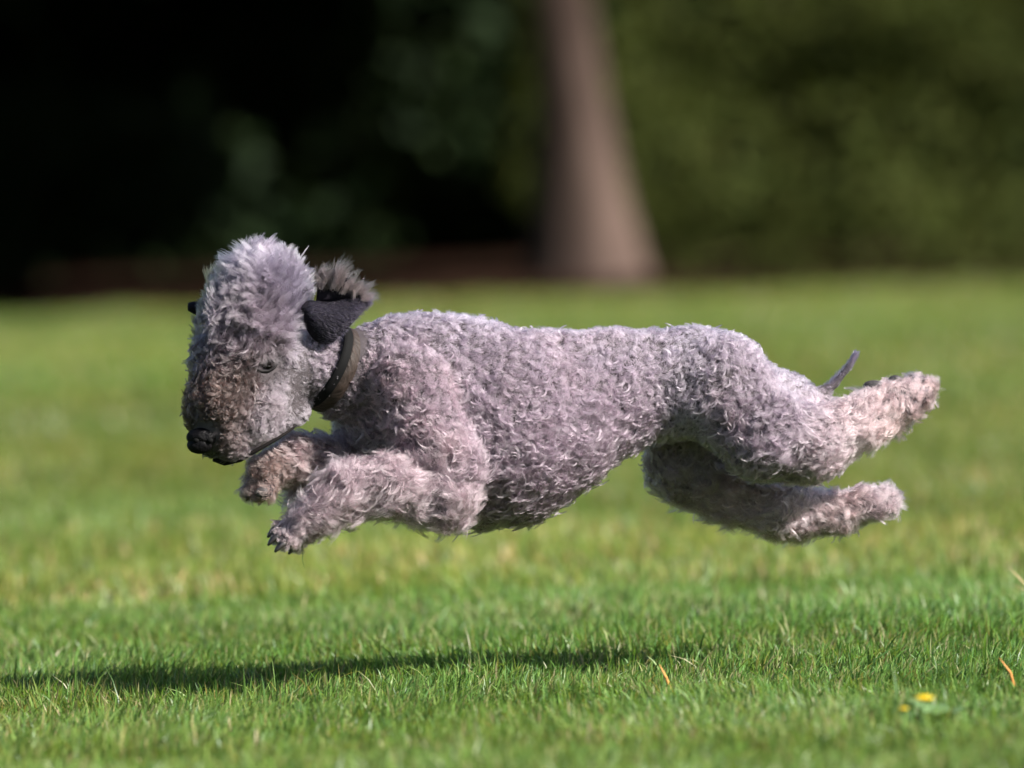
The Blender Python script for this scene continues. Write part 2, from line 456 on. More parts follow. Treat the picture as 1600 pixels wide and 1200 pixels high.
# skull with its high crown, brow, muzzle, cheek, jaw
H = lambda x, y, z: (x, y, z + .20 * (800 - x) - 8)      # head depths given absolutely (skew undone)
cone(H(413, 458, -80), H(400, 520, -92), 60, 72, 'top', 1.0, 18)
cone(H(388, 482, -95), H(374, 548, -105), 50, 58, 'top', 1.0, 18)
cone(H(385, 505, -110), H(362, 560, -118), 52, 46, 'brow', 1.0, 16)
cone(H(382, 572, -115), H(350, 636, -146), 66, 50, 'muzzle', 1.0, 16)
cone(H(350, 636, -146), H(347, 671, -148), 50, 41, 'muzzle', 1.0, 12)
cone(H(440, 575, -95), H(400, 650, -135), 48, 38, 'cheek', 1.0, 16)
cone(H(470, 560, -70), H(440, 620, -85), 44, 40, 'cheek', 1.0, 16)
cone(H(375, 702, -142), H(465, 640, -90), 15, 24, 'cheek', 1.1, 8)
cone(H(412, 636, -138), H(372, 690, -152), 32, 20, 'muzzle', 1.0, 12)
# near fore leg: shoulder, upper arm, forearm, wrist, paw
cone((640, 600, -70), (690, 720, -88), 58, 62, 'side', .7, 16)
cone((690, 720, -88), (690, 775, -95), 56, 40, 'leg', .8, 14)
cone((690, 772, -98), (600, 755, -115), 42, 36, 'leg', 1.0, 12)
cone((600, 755, -115), (535, 765, -125), 36, 34, 'leg', 1.0, 12)
cone((535, 765, -125), (478, 815, -130), 34, 24, 'leg', 1.0, 10)
for (x0, y0, z0) in ((442, 823, -122), (440, 836, -138), (452, 844, -150), (470, 846, -120)):
    cone((482, 824, -132), (x0, y0, z0), 15, 10, 'paw', 1.0, 5)
# far fore leg
cone((575, 650, 60), (560, 720, 50), 50, 40, 'neck', .8, 14)
cone((560, 735, 50), (470, 715, 20), 38, 34, 'leg', 1.0, 12)
cone((470, 715, 20), (418, 735, -8), 34, 25, 'pawrust', 1.0, 10)
for (x0, y0, z0) in ((398, 748, 0), (392, 765, -8), (405, 772, -22), (420, 766, -30)):
    cone((424, 738, -8), (x0, y0, z0), 17, 11, 'pawrust', 1.0, 5)
cone((520, 750, 30), (468, 772, 40), 28, 16, 'leg', 1.0, 8)
# near hind leg
cone((1030, 600, -4), (1130, 618, -30), 68, 74, 'rump', .72, 30)
cone((1125, 604, -34), (1195, 678, -70), 72, 64, 'thigh', .75, 26)
cone((1195, 680, -72), (1262, 694, -66), 64, 54, 'thigh', .8, 14)
cone((1262, 694, -66), (1345, 662, -45), 50, 36, 'hock', .85, 14)
cone((1345, 662, -45), (1398, 632, -38), 36, 31, 'hock', 1.0, 12)
for (x0, y0, z0) in ((1438, 604, -20), (1456, 607, -36), (1450, 622, -52), (1428, 638, -56)):
    cone((1396, 628, -40), (x0, y0, z0), 24, 14, 'hpaw', 1.0, 6)
# far hind leg
cone((1075, 640, 62), (1062, 728, 84), 62, 48, 'thigh', .7, 12)
cone((1062, 728, 84), (1130, 764, 84), 48, 44, 'leg', .8, 12)
cone((1140, 768, 84), (1225, 800, 74), 44, 36, 'leg', .85, 14)
cone((1225, 800, 74), (1310, 804, 64), 36, 27, 'hock', .9, 12)
cone((1310, 804, 64), (1355, 792, 60), 27, 25, 'hpaw', 1.0, 10)
for (x0, y0, z0) in ((1392, 775, 66), (1400, 784, 52), (1396, 795, 42), (1378, 800, 38)):
    cone((1350, 790, 58), (x0, y0, z0), 20, 12, 'hpaw', 1.0, 6)
# tail
cone((1280, 618, 0), (1306, 602, 0), 13, 6.5, 'tail', 1.0, 6)
cone((1308, 600, 0), (1328, 575, -2), 6.5, 5, 'tail', 1.0, 4)
cone((1328, 575, -2), (1341, 553, -4), 5, 3, 'tail', 1.0, 3)

def prim_d(P, q):
    a, b, ra, rb, zs, k, _ = q
    s = np.array([1, 1, 1 / zs])
    pa = (P - a) * s; ba = (b - a) * s
    t = np.clip((pa @ ba) / max(ba @ ba, 1e-6), 0, 1)
    return np.linalg.norm(pa - t[..., None] * ba, axis=-1) - (ra + (rb - ra) * t)
def smin(a, b, k):
    h = np.maximum(k - np.abs(a - b), 0) / k
    return np.minimum(a, b) - h * h * k * .25

STEP = 4.5
lo = np.array([255., 350., -300.]); hi = np.array([1500., 880., 290.])
N3 = np.ceil((hi - lo) / STEP).astype(int) + 1
sdf = np.full(N3, 60.0)
for q in PR:
    r = max(q[2], q[3]) + q[5] + 24
    b0 = np.minimum(q[0], q[1]) - r; b1 = np.maximum(q[0], q[1]) + r
    i0 = np.clip(np.floor((b0 - lo) / STEP).astype(int), 0, N3 - 1); i1 = np.clip(np.ceil((b1 - lo) / STEP).astype(int) + 1, 1, N3)
    ax = [lo[c] + STEP * np.arange(i0[c], i1[c]) for c in range(3)]
    P = np.stack(np.meshgrid(*ax, indexing='ij'), -1)
    sl = tuple(slice(i0[c], i1[c]) for c in range(3))
    sdf[sl] = smin(sdf[sl], prim_d(P, q), q[5])

near_ = np.argwhere(np.abs(sdf) < 26)
Pn = lo + near_ * STEP
amp = np.clip((Pn[:, 0] - 560) / 80, 0, 1) * np.clip((1300 - Pn[:, 0]) / 60, 0, 1)
sdf[near_[:, 0], near_[:, 1], near_[:, 2]] += ((fbm(Pn, 1 / 85., 19, 2) - .5) * 17 + (vnoise(Pn, 1 / 28., 23) - .5) * 5) * amp

def sample(P):
    G = np.clip((P - lo) / STEP, 0, N3 - 1.001); I = G.astype(int); F_ = G - I; o = 0
    for a in (0, 1):
        for b in (0, 1):
            for c in (0, 1):
                w = (F_[..., 0] if a else 1 - F_[..., 0]) * (F_[..., 1] if b else 1 - F_[..., 1]) * (F_[..., 2] if c else 1 - F_[..., 2])
                o = o + w * sdf[I[..., 0] + a, I[..., 1] + b, I[..., 2] + c]
    return o
# eye sockets: a hollow under the brow
zs_ = np.arange(-290., 280., 2.)
zc_ = zs_[np.argmax(sample(np.c_[np.full(len(zs_), 424.), np.full(len(zs_), 567.), zs_]) < 0)]
d_ = np.linalg.norm((Pn - np.array([426, 567, zc_ - 10])) * np.array([.8, 1.15, 1]), axis=1) - 19
cur_ = sdf[near_[:, 0], near_[:, 1], near_[:, 2]]
sdf[near_[:, 0], near_[:, 1], near_[:, 2]] = -smin(-cur_, d_, 10)

def surface_nets(D):
    s = D < 0
    n = D.shape
    c = np.zeros(tuple(v - 1 for v in n), np.int8)
    cor = [(i, j, k) for i in (0, 1) for j in (0, 1) for k in (0, 1)]
    sh = lambda A, o: A[o[0]:n[0] - 1 + o[0], o[1]:n[1] - 1 + o[1], o[2]:n[2] - 1 + o[2]]
    for o in cor: c += sh(s, o)
    act = (c > 0) & (c < 8)
    I = np.argwhere(act)
    vid = np.full(act.shape, -1); vid[act] = np.arange(len(I))
    acc = np.zeros((len(I), 3)); cnt = np.zeros(len(I))
    g = lambda o: D[I[:, 0] + o[0], I[:, 1] + o[1], I[:, 2] + o[2]]
    for a in cor:
        for ax_ in range(3):
            if a[ax_]: continue
            b = list(a); b[ax_] = 1
            da, db = g(a), g(b); m = (da < 0) != (db < 0)
            t = np.where(m, da / np.where(m, da - db, 1), 0)
            p = np.array(a, float)[None].repeat(len(I), 0); p[:, ax_] += t
            acc += p * m[:, None]; cnt += m
    V = I + acc / cnt[:, None]
    F = []
    for ax_ in range(3):
        u, w = (ax_ + 1) % 3, (ax_ + 2) % 3
        A = [slice(None)] * 3; B = [slice(None)] * 3
        A[ax_] = slice(0, -1); B[ax_] = slice(1, None)
        sa, sb = s[tuple(A)], s[tuple(B)]
        for flip, m in ((False, sa & ~sb), (True, ~sa & sb)):
            E = np.argwhere(m)
            E = E[(E[:, u] > 0) & (E[:, w] > 0) & (E[:, u] < n[u] - 1) & (E[:, w] < n[w] - 1)]
            q = []
            for (du, dw) in ((-1, -1), (0, -1), (0, 0), (-1, 0)):
                e = E.copy(); e[:, u] += du; e[:, w] += dw
                q.append(vid[e[:, 0], e[:, 1], e[:, 2]])
            q = np.stack(q, 1)
            F.append(q[:, ::-1] if flip else q)
    return V, np.concatenate(F)
Vg, Fd = surface_nets(sdf)
Vd = lo + Vg * STEP
def grad_at(P):
    e = 2.0; out = []
    for c in range(3):
        d = np.zeros(3); d[c] = e
        out.append(sample(P + d) - sample(P - d))
    return nrm(np.stack(out, -1))
def sample(P):
    G = np.clip((P - lo) / STEP, 0, N3 - 1.001); I = G.astype(int); F_ = G - I; o = 0
    for a in (0, 1):
        for b in (0, 1):
            for c in (0, 1):
                w = (F_[..., 0] if a else 1 - F_[..., 0]) * (F_[..., 1] if b else 1 - F_[..., 1]) * (F_[..., 2] if c else 1 - F_[..., 2])
                o = o + w * sdf[I[..., 0] + a, I[..., 1] + b, I[..., 2] + c]
    return o
def surf(x, y, z0=-290.0):
    """depth of the skin at (x, y), coming from the near side"""
    z = z0
    for _ in range(300):
        d = float(sample(np.array([[x, y, z]]))[0])
        if d < .4: return z
        z += max(d * .6, .4)
        if z > 280: return None
    return z

m_skin = simple_mat('dog_skin', (.035, .029, .032), (.06, .050, .054), 40, .8, .2)
# turn (X,Ydown,Z) into a right-handed local frame
body = link('dog', mesh_faces('dog', loc3(Vd), Fd[:, ::-1]), mat=m_skin)
tag(body, 'curly grey terrier in a brown collar leaping above the lawn, all paws off the ground', 'dog')
Mr = Matrix((right, fwd, up)).transposed().to_4x4()
ray = fwd * DIST + right * ((OX - 800) * S) - up * ((OY - 600) * S)
Mr.translation = Vector((0, -DIST, CAM_H)) + ray
body.matrix_world = Mr

m_hair, nt, out = new_mat('dog_hair')
hb_ = nt.nodes.new('ShaderNodeBsdfHairPrincipled')
hb_.parametrization = 'COLOR'
hb_.inputs['Roughness'].default_value = .34
hb_.inputs['Radial Roughness'].default_value = .55
hb_.inputs['Random Roughness'].default_value = .2
at = nt.nodes.new('ShaderNodeAttribute'); at.attribute_name = 'tint'
nt.links.new(at.outputs['Color'], hb_.inputs['Color']); nt.links.new(hb_.outputs[0], out.inputs[0])

def curves_obj(name, P, rad, tint, parent, mat):
    """P (N,K,3) metres, rad (K,), tint (N,3)"""
    n, k = P.shape[:2]
    hc = bpy.data.hair_curves.new(name)
    hc.add_curves([k] * n)
    hc.points.foreach_set('position', np.ascontiguousarray(P, np.float32).ravel())
    rr = (np.asarray(rad)[None, :] * rng.uniform(.7, 1.3, (n, 1))).astype(np.float32)
    a = hc.attributes.get('radius') or hc.attributes.new('radius', 'FLOAT', 'POINT')
    a.data.foreach_set('value', rr.ravel())
    c = np.ones((n, 4), np.float32); c[:, :3] = tint
    a = hc.attributes.new('tint', 'FLOAT_COLOR', 'CURVE'); a.data.foreach_set('color', c.ravel())
    return link(name, hc, parent, mat)

# collar geometry (needed to keep the coat clipped under it)
CC = np.array([514., 590., -66.]); CA = nrm(np.array([-.79, -.41, -.44]))
def collar_dist(P): return (P - CC) @ CA      # signed distance from the collar plane

# --- sample roots
def tri_samples(n):
    T = np.r_[Fd[:, [0, 1, 2]], Fd[:, [0, 2, 3]]]
    A, B, C = Vd[T[:, 0]], Vd[T[:, 1]], Vd[T[:, 2]]
    ar = np.linalg.norm(np.cross(B - A, C - A), axis=1)
    cn = A.mean(1) * 0 + (A[:, 2] + B[:, 2] + C[:, 2]) / 3
    nz = grad_at((A + B + C) / 3)[:, 2]
    wgt = ar * np.where(nz > .35, .45, 1.0)
    head = (A[:, 0] < 520) & (A[:, 1] < 740)
    wgt = wgt * np.where(head, 1.35, 1.0)
    k = rng.choice(len(T), n, p=wgt / wgt.sum())
    u, v = rng.random(n), rng.random(n); f = u + v > 1; u[f], v[f] = 1 - u[f], 1 - v[f]
    return A[k] + (B[k] - A[k]) * u[:, None] + (C[k] - A[k]) * v[:, None]

names = list(COAT)
Lp = np.array([[*COAT[n][:3], *COAT[n][3], COAT[n][4], *COAT[n][5]] for n in names])
def coat_params(P):
    D = np.stack([prim_d(P, q) for q in PR], 1)
    W = np.exp(-(D - D.min(1, keepdims=True)) / 9.0)
    idx_ = np.array([names.index(q[6]) for q in PR])
    M = np.zeros((len(P), len(names)))
    for j in range(len(PR)): M[:, idx_[j]] += W[:, j]
    M /= M.sum(1, keepdims=True)
    return M @ Lp, M

EYE = [np.array([421., 571.]), None]
eye_z = surf(421, 571)
EYE_P = np.array([421., 571., eye_z])
NOSE_P = np.array([324., 683., (surf(326, 680) or -170)])
LIP = np.array([[338, 716], [356, 721], [380, 716], [410, 700], [440, 683], [462, 668]], float)
def seg_dist(P2, poly):
    d = np.full(len(P2), 1e9)
    for a, b in zip(poly[:-1], poly[1:]):
        t = np.clip(((P2 - a) @ (b - a)) / ((b - a) @ (b - a)), 0, 1)
        d = np.minimum(d, np.linalg.norm(P2 - a - t[:, None] * (b - a), axis=1))
    return d

def grow(roots, lock_n, K=9, extra_len=1.0, jitter=1.0, clump_mul=1.0, power=.9, lenscale=None):
    n = len(roots)
    # locks
    lk = roots[rng.choice(n, lock_n, replace=False)]
    from mathutils.kdtree import KDTree
    kd = KDTree(lock_n)
    for i, q in enumerate(lk): kd.insert(q, i)
    kd.balance()
    own = np.fromiter((kd.find(q)[1] for q in roots), int, n)
    allp = np.r_[lk, roots]
    prm, M = coat_params(allp)
    nn = grad_at(allp)
    isl = np.arange(len(allp)) < lock_n
    ow = np.r_[np.arange(lock_n), own]
    len_ = prm[:, 0]; curl = prm[:, 1]; lift = prm[:, 2]; comb = prm[:, 3:6]; clump = prm[:, 6]; tint = prm[:, 7:10]
    # sides keep short plush on the upper flank and grow longer and curlier towards the belly
    if lenscale is not None: len_ = len_ * 1.0; len_[lock_n:] *= lenscale; len_[:lock_n] *= 1.2
    len_ = len_ * extra_len * (.62 + .80 * fbm(allp, 1 / 34., 71, 2))
    side = M[:, names.index('side')]
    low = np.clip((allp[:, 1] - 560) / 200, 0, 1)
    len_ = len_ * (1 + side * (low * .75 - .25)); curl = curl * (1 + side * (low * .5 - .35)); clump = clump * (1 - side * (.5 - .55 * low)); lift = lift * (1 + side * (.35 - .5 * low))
    tint = tint * (1 + (side * (.30 - .42 * low)))[:, None]  # upper flank lightened, lower darkened: light from above put into the tint
    # per-lock variation
    Ll = rng.uniform(.70, 1.25, lock_n); Lc = rng.uniform(.55, 1.45, lock_n) * rng.choice([-1, 1], lock_n, p=[.42, .58])
    La = rng.normal(0, .75, lock_n)
    noise_a = (fbm(lk, 1 / 45., 51, 2) - .5) * 5.0
    La = La * .65 + noise_a
    Lt = rng.normal(0, .08, lock_n) + (fbm(lk, 1 / 70., 61, 3) - .5) * .44
    ln = len_ * Ll[ow] * np.where(isl, 1, rng.uniform(.70, 1.18, len(allp)))
    cu = curl * Lc[ow] * np.where(isl, 1, rng.normal(1, .16 * jitter, len(allp)))
    # clip near the collar, the eye, the nose and the lips
    cd = np.abs(collar_dist(allp)); near_neck = (np.linalg.norm(allp - CC, axis=1) < 120) & (allp[:, 1] < 690) & (M[:, [names.index(q_) for q_ in ('leg', 'pawrust', 'paw', 'side')]].sum(1) < .5)
    ln = ln * np.where(near_neck, np.where(cd < 10.5, .10, np.clip((cd - 2) / 26, .45, 1)), 1)
    de = np.linalg.norm(allp[:, :2] - EYE_P[:2], axis=1) + np.where(allp[:, 2] > -40, 99, 0)
    above = allp[:, 1] < EYE_P[1] - 4
    ln = ln * np.where(de < 34, np.clip((de - 10) / np.where(above, 12, 30), .08, 1), 1)
    dn = np.linalg.norm((allp - NOSE_P) * np.array([1, 1, .8]), axis=1)
    ln = ln * np.clip((dn - 20) / 26, .08, 1)
    dl = seg_dist(allp[:, :2], LIP) + np.where(allp[:, 2] > -40, 99, 0)
    ln = ln * np.clip((dl + 2) / 12, .25, 1)
    clip_ = np.exp(-(np.linalg.norm((allp[:, :2] - np.array([474, 588])) * np.array([1.5, .8]), axis=1) / 42) ** 4) * (allp[:, 2] < -30)
    ln = ln * (1 - .45 * clip_)
    lift = lift * (1 - .4 * clip_)
    # pigment: black lips and chin, dark muzzle; painted shade at eye, cheek, under nose
    tn = tint * (1 + Lt[ow])[:, None] * rng.uniform(.86, 1.14, (len(allp), 1))
    fd = np.exp(-(dl / 5.0) ** 2) * .85
    chin = np.exp(-(np.linalg.norm(allp[:, :2] - np.array([362, 720]), axis=1) / 17) ** 2) * .85
    eye_shade = np.exp(-(np.linalg.norm((allp[:, :2] - np.array([426, 569])) * np.array([.7, 1.1]), axis=1) / 30) ** 2) * .95 * (allp[:, 2] < -40)  # shade of the brow painted into the hair round the eye
    nosed = np.exp(-(dn / 34) ** 2) * .85
    nearside = (allp[:, 2] < -40)
    stache_and_shade = np.exp(-(np.linalg.norm((allp[:, :2] - np.array([334, 706])) * np.array([1, 1.2]), axis=1) / 24) ** 2) * .8  # dark wet hair plus painted shade below the nose
    crease_shade1 = np.exp(-(np.linalg.norm((allp[:, :2] - np.array([464, 590])) * np.array([1.3, .7]), axis=1) / 9) ** 2) * .7 * nearside  # shadow in the cheek crease painted into the tint, two spots
    crease_shade2 = np.exp(-(np.linalg.norm((allp[:, :2] - np.array([470, 624])) * np.array([1.3, .7]), axis=1) / 10) ** 2) * .7 * nearside
    slit_shade = np.exp(-(np.linalg.norm((allp[:, :2] - np.array([408, 573])) * np.array([.5, 1.2]), axis=1) / 18) ** 2) * .8 * nearside  # more brow shade painted across the eye slit
    dark = np.clip(1 - np.maximum.reduce([fd, chin, eye_shade, nosed, stache_and_shade, crease_shade1, crease_shade2, slit_shade]), .1, 1)
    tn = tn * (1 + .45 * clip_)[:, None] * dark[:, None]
    rust = np.clip(fbm(allp, 1 / 90., 83, 2) - .5, 0, 1)[:, None]
    tn = tn * (1 + rust * np.array([.30, -.05, -.22]))
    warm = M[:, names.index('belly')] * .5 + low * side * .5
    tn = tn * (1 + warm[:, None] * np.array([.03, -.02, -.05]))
    # tangent frame
    c = comb - (comb * nn).sum(1, keepdims=True) * nn
    tiny = np.linalg.norm(c, axis=1) < .12
    c[tiny] = np.cross(nn[tiny], np.array([0.3, .1, 1.])); e1 = nrm(c); e2 = np.cross(nn, e1)
    ang0 = La[ow] + np.where(isl, 0, rng.normal(0, .22 * jitter, len(allp)))
    topw = M[:, names.index('top')]
    ang0 = ang0 * (1 - .70 * topw)
    t = np.linspace(0, 1, K)
    ds = 1.0 / (K - 1)
    pos = np.zeros((len(allp), K, 3)); cur = allp - nn * 1.5; pos[:, 0] = cur
    for i in range(1, K):
        tm = (i - .5) * ds
        ph = ang0 + cu * tm
        lf = lift * (1.25 - 1.0 * tm * (1 - .7 * topw)) + .10
        d = nn * lf[:, None] + (e1 * np.cos(ph)[:, None] + e2 * np.sin(ph)[:, None]) * np.sqrt(np.clip(1 - lf ** 2, .10, 1))[:, None]
        cur = cur + nrm(d) * (ln * ds)[:, None]
        pos[:, i] = cur
    lockP = pos[:lock_n]; P = pos[lock_n:]
    cl = clump_mul * clump[lock_n:][:, None] * (np.clip(t * 1.15, 0, 1) ** power)[None]
    ratio = (ln[lock_n:] / np.maximum(ln[:lock_n][own], 1))[:, None, None]
    tgt = lockP[own] + (P[:, :1] - lockP[own][:, :1]) * .22
    tgt = tgt * 1.0
    out_ = P * (1 - cl[..., None]) + tgt * cl[..., None]
    wob = rng.normal(0, .35 * jitter, (len(P), K, 3)) * t[None, :, None] ** .5
    out_ = out_ + wob
    return out_, tn[lock_n:], ln[lock_n:], M[lock_n:]

rad = .88 * np.array([.18, .21, .21, .20, .19, .17, .15, .11, .06]) * 1e-3
# plush undercoat, then the longer locks that curl over it
roots = tri_samples(200000)
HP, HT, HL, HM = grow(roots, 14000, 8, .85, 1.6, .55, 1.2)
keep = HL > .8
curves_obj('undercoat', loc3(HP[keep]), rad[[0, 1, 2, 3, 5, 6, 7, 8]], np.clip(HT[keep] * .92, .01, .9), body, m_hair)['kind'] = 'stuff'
roots = tri_samples(180000)
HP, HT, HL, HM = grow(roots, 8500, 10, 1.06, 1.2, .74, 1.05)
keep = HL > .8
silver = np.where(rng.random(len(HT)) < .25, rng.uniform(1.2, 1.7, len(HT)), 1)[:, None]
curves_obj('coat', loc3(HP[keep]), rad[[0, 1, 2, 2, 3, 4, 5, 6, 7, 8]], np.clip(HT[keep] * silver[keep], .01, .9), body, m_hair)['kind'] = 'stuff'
# rope-like curls lying on the flank, belly and legs, and thin tufts on the topknot
cr_ = tri_samples(30000)
prm_, M_ = coat_params(cr_)
ci = {q_: names.index(q_) for q_ in names}
want = (M_[:, ci['side']] * np.clip((cr_[:, 1] - 520) / 220, .12, 1) + M_[:, ci['belly']] + .9 * M_[:, ci['leg']] + .6 * M_[:, ci['thigh']]
        + .8 * M_[:, ci['hock']] + .35 * M_[:, ci['neck']] + .5 * M_[:, ci['muzzle']] + .3 * M_[:, ci['rump']] + .15 * M_[:, ci['back']] + .04 * M_[:, ci['top']] + .12 * M_[:, ci['brow']])
cr_ = cr_[rng.random(len(cr_)) < want * .58]
cw_ = np.where(coat_params(cr_)[1][:, [ci['leg'], ci['hock']]].sum(1) > .5, .95, 1.30)
CP, CT, CL, CM = grow(cr_, len(cr_), 12, 1.0, .6, 0.0, lenscale=cw_)
per = 9
ang = rng.uniform(0, 2 * np.pi, (len(CP), per)); rr_ = np.sqrt(rng.random((len(CP), per))) * 2.0
Tn = nrm(np.gradient(CP, axis=1)); An = nrm(np.cross(Tn, np.array([.2, .3, 1.]))); Bn = np.cross(Tn, An)
env = np.linspace(1.5, .45, 12)[None, None, :, None]
RP = CP[:, None] + env * rr_[..., None, None] * (np.cos(ang)[..., None, None] * An[:, None] + np.sin(ang)[..., None, None] * Bn[:, None])
RP = RP.reshape(-1, 12, 3); RT = np.repeat(CT * rng.uniform(.75, 1.5, (len(CT), 1)), per, 0) * rng.uniform(.85, 1.15, (len(RP), 1)); RL = np.repeat(CL, per)
k = RL > 7
curves_obj('curls', loc3(RP[k]), rad[[0, 1, 2, 2, 3, 3, 4, 4, 5, 6, 7, 8]], np.clip(RT[k], .01, .9), body, m_hair)['kind'] = 'stuff'
# feathering that hangs from the belly and the backs of the legs
fr_ = tri_samples(90000); fn = grad_at(fr_); fm = coat_params(fr_)[1]
fw = fm[:, [ci['leg'], ci['hock'], ci['belly']]].sum(1) + .5 * fm[:, ci['thigh']] + .5 * fm[:, ci['side']] * (fr_[:, 1] > 760)
fr_ = fr_[(fn[:, 1] > .45) & (fw > .45)]
GP, GT, GL, GM = grow(fr_, max(60, len(fr_) // 26), 10, 1.0, 1.3, 1.0, 1.0, lenscale=rng.uniform(1.1, 1.65, len(fr_)))
curves_obj('feathering', loc3(GP), rad[[0, 1, 2, 2, 3, 4, 5, 6, 7, 8]], np.clip(GT, .01, .9), body, m_hair)['kind'] = 'stuff'
# flyaway strands that break the outline
r2 = tri_samples(12000)
FP, FT, FL, FM = grow(r2, 6000, 9, jitter=3.0)
root_p = FP[:, :1]
FP = root_p + (FP - root_p) * rng.uniform(1.05, 1.3, (len(FP), 1, 1))
k = (FL > 8) & (FM[:, ci['top']] < .3)
curves_obj('flyaway_hair', loc3(FP[k]), rad * .6, np.clip(FT[k] * 1.1, .01, .9), body, m_hair)['kind'] = 'stuff'

# short fur on the tail
tq = rng.random((2600, 1)); tp = np.where(tq < .45, np.array([1290, 612, 0.]) + (np.array([1328, 575, -2.]) - np.array([1290, 612, 0.])) * tq / .45,
                                        np.array([1328, 575, -2.]) + (np.array([1341, 553, -4.]) - np.array([1328, 575, -2.])) * (tq - .45) / .55)
tdir = nrm(rng.normal(0, 1, (2600, 3))); st = skew(tp) + tdir * (5.5 - 3.5 * tq)
def strands(starts, dirs, lens, bend, K=7, spread=.12):
    n = len(starts); pos = np.zeros((n, K, 3)); cur = starts.copy(); pos[:, 0] = cur
    d = nrm(dirs + rng.normal(0, spread, (n, 3)))
    for i in range(1, K):
        d = nrm(d + bend * (1.0 / (K - 1)) + rng.normal(0, .05, (n, 3)))
        cur = cur + d * (lens / (K - 1))[:, None]; pos[:, i] = cur
    return pos
sp = strands(st, tdir * .55 + np.array([.6, -.8, 0]), rng.uniform(3, 9, 2600), np.array([.2, -.3, 0]), 5, .2)
curves_obj('tail_fur', loc3(sp), rad[[0, 2, 4, 6, 8]], np.tile([.085, .072, .10], (2600, 1)) * rng.uniform(.4, 1.7, (2600, 1)), body, m_hair)['kind'] = 'stuff'

# --- ears
m_ear = simple_mat('ear_leather', (.0045, .0036, .0062), (.0093, .0073, .0120), 60, .8, .12, .15)
def ear_mesh(top, bot, z_of, thick, nu=22, nv=12):
    top = np.array(top, float); bot = np.array(bot, float)
    def res(p):
        s = np.r_[0, np.cumsum(np.linalg.norm(np.diff(p, axis=0), axis=1))]; s /= s[-1]
        u = np.linspace(0, 1, nu)
        q = np.c_[np.interp(u, s, p[:, 0]), np.interp(u, s, p[:, 1])]
        for _ in range(2): q[1:-1] = .25 * q[:-2] + .5 * q[1:-1] + .25 * q[2:]
        return q
    a, b = res(top), res(bot); v = np.linspace(0, 1, nv)
    G = a[:, None] * (1 - v)[None, :, None] + b[:, None] * v[None, :, None]
    U, Vv = np.meshgrid(np.linspace(0, 1, nu), v, indexing='ij')
    Z = z_of(U, Vv); edge = np.clip(np.minimum.reduce([Vv, 1 - Vv, U, 1 - U]) * 6, 0, 1) ** .5
    Fr = np.concatenate([G, (Z - thick * edge)[..., None]], -1); Bk = np.concatenate([G, (Z + thick * edge)[..., None]], -1)
    V = np.r_[Fr.reshape(-1, 3), Bk.reshape(-1, 3)]
    i = np.arange(nu * nv).reshape(nu, nv); m = nu * nv
    q = np.stack([i[:-1, :-1], i[1:, :-1], i[1:, 1:], i[:-1, 1:]], -1).reshape(-1, 4)
    F = [q, q[:, ::-1] + m]
    rim = np.r_[i[:, 0], i[-1, 1:], i[::-1, -1][1:], i[0, ::-1][1:-1]]; r_ = np.roll(rim, -1)
    F.append(np.stack([rim, r_, r_ + m, rim + m], -1)[:, ::-1])
    return V, np.concatenate(F), Fr
eb = surf(470, 495) or -110.
V, F, Fr = ear_mesh([(474, 480), (484, 469), (500, 472), (520, 473), (546, 467), (570, 461), (578, 462)],
                    [(473, 484), (478, 508), (488, 528), (506, 541), (520, 540), (548, 512), (582, 474)],
                    lambda U, V_: -132 - 14 * np.sin(np.pi * V_) * (1 - .4 * U) + 26 * (U - .35) ** 2 * 2 + 10 * np.sin(U * 5 + 1) * (V_ - .5), 3.0)
ear = link('ear', mesh_faces('ear', loc3(V), F), body, m_ear)
ear['label'] = 'dark velvety near ear blown back over the collar'
def strands(starts, dirs, lens, bend, K=7, spread=.12):
    n = len(starts); pos = np.zeros((n, K, 3)); cur = starts.copy(); pos[:, 0] = cur
    d = nrm(dirs + rng.normal(0, spread, (n, 3)))
    for i in range(1, K):
        d = nrm(d + bend * (1.0 / (K - 1)) + rng.normal(0, .05, (n, 3)))
        cur = cur + d * (lens / (K - 1))[:, None]; pos[:, i] = cur
    return pos
# velvet on the ear
n = 5000
iu = rng.integers(0, Fr.shape[0] - 1, n); iv = rng.integers(0, Fr.shape[1] - 1, n); fu, fv = rng.random((2, n, 1))
st = Fr[iu, iv] * (1 - fu) * (1 - fv) + Fr[iu + 1, iv] * fu * (1 - fv) + Fr[iu, iv + 1] * (1 - fu) * fv + Fr[iu + 1, iv + 1] * fu * fv
sp = strands(st, np.tile([.75, .1, -.25], (n, 1)), rng.uniform(4, 7, n), np.array([.2, .3, .4]), 5, .14)
curves_obj('ear_velvet', loc3(sp), rad[[0, 2, 4, 6, 8]] * .6, np.tile([.0105, .0082, .0155], (n, 1)) * rng.uniform(.6, 1.6, (n, 1)), ear, m_hair)['kind'] = 'stuff'
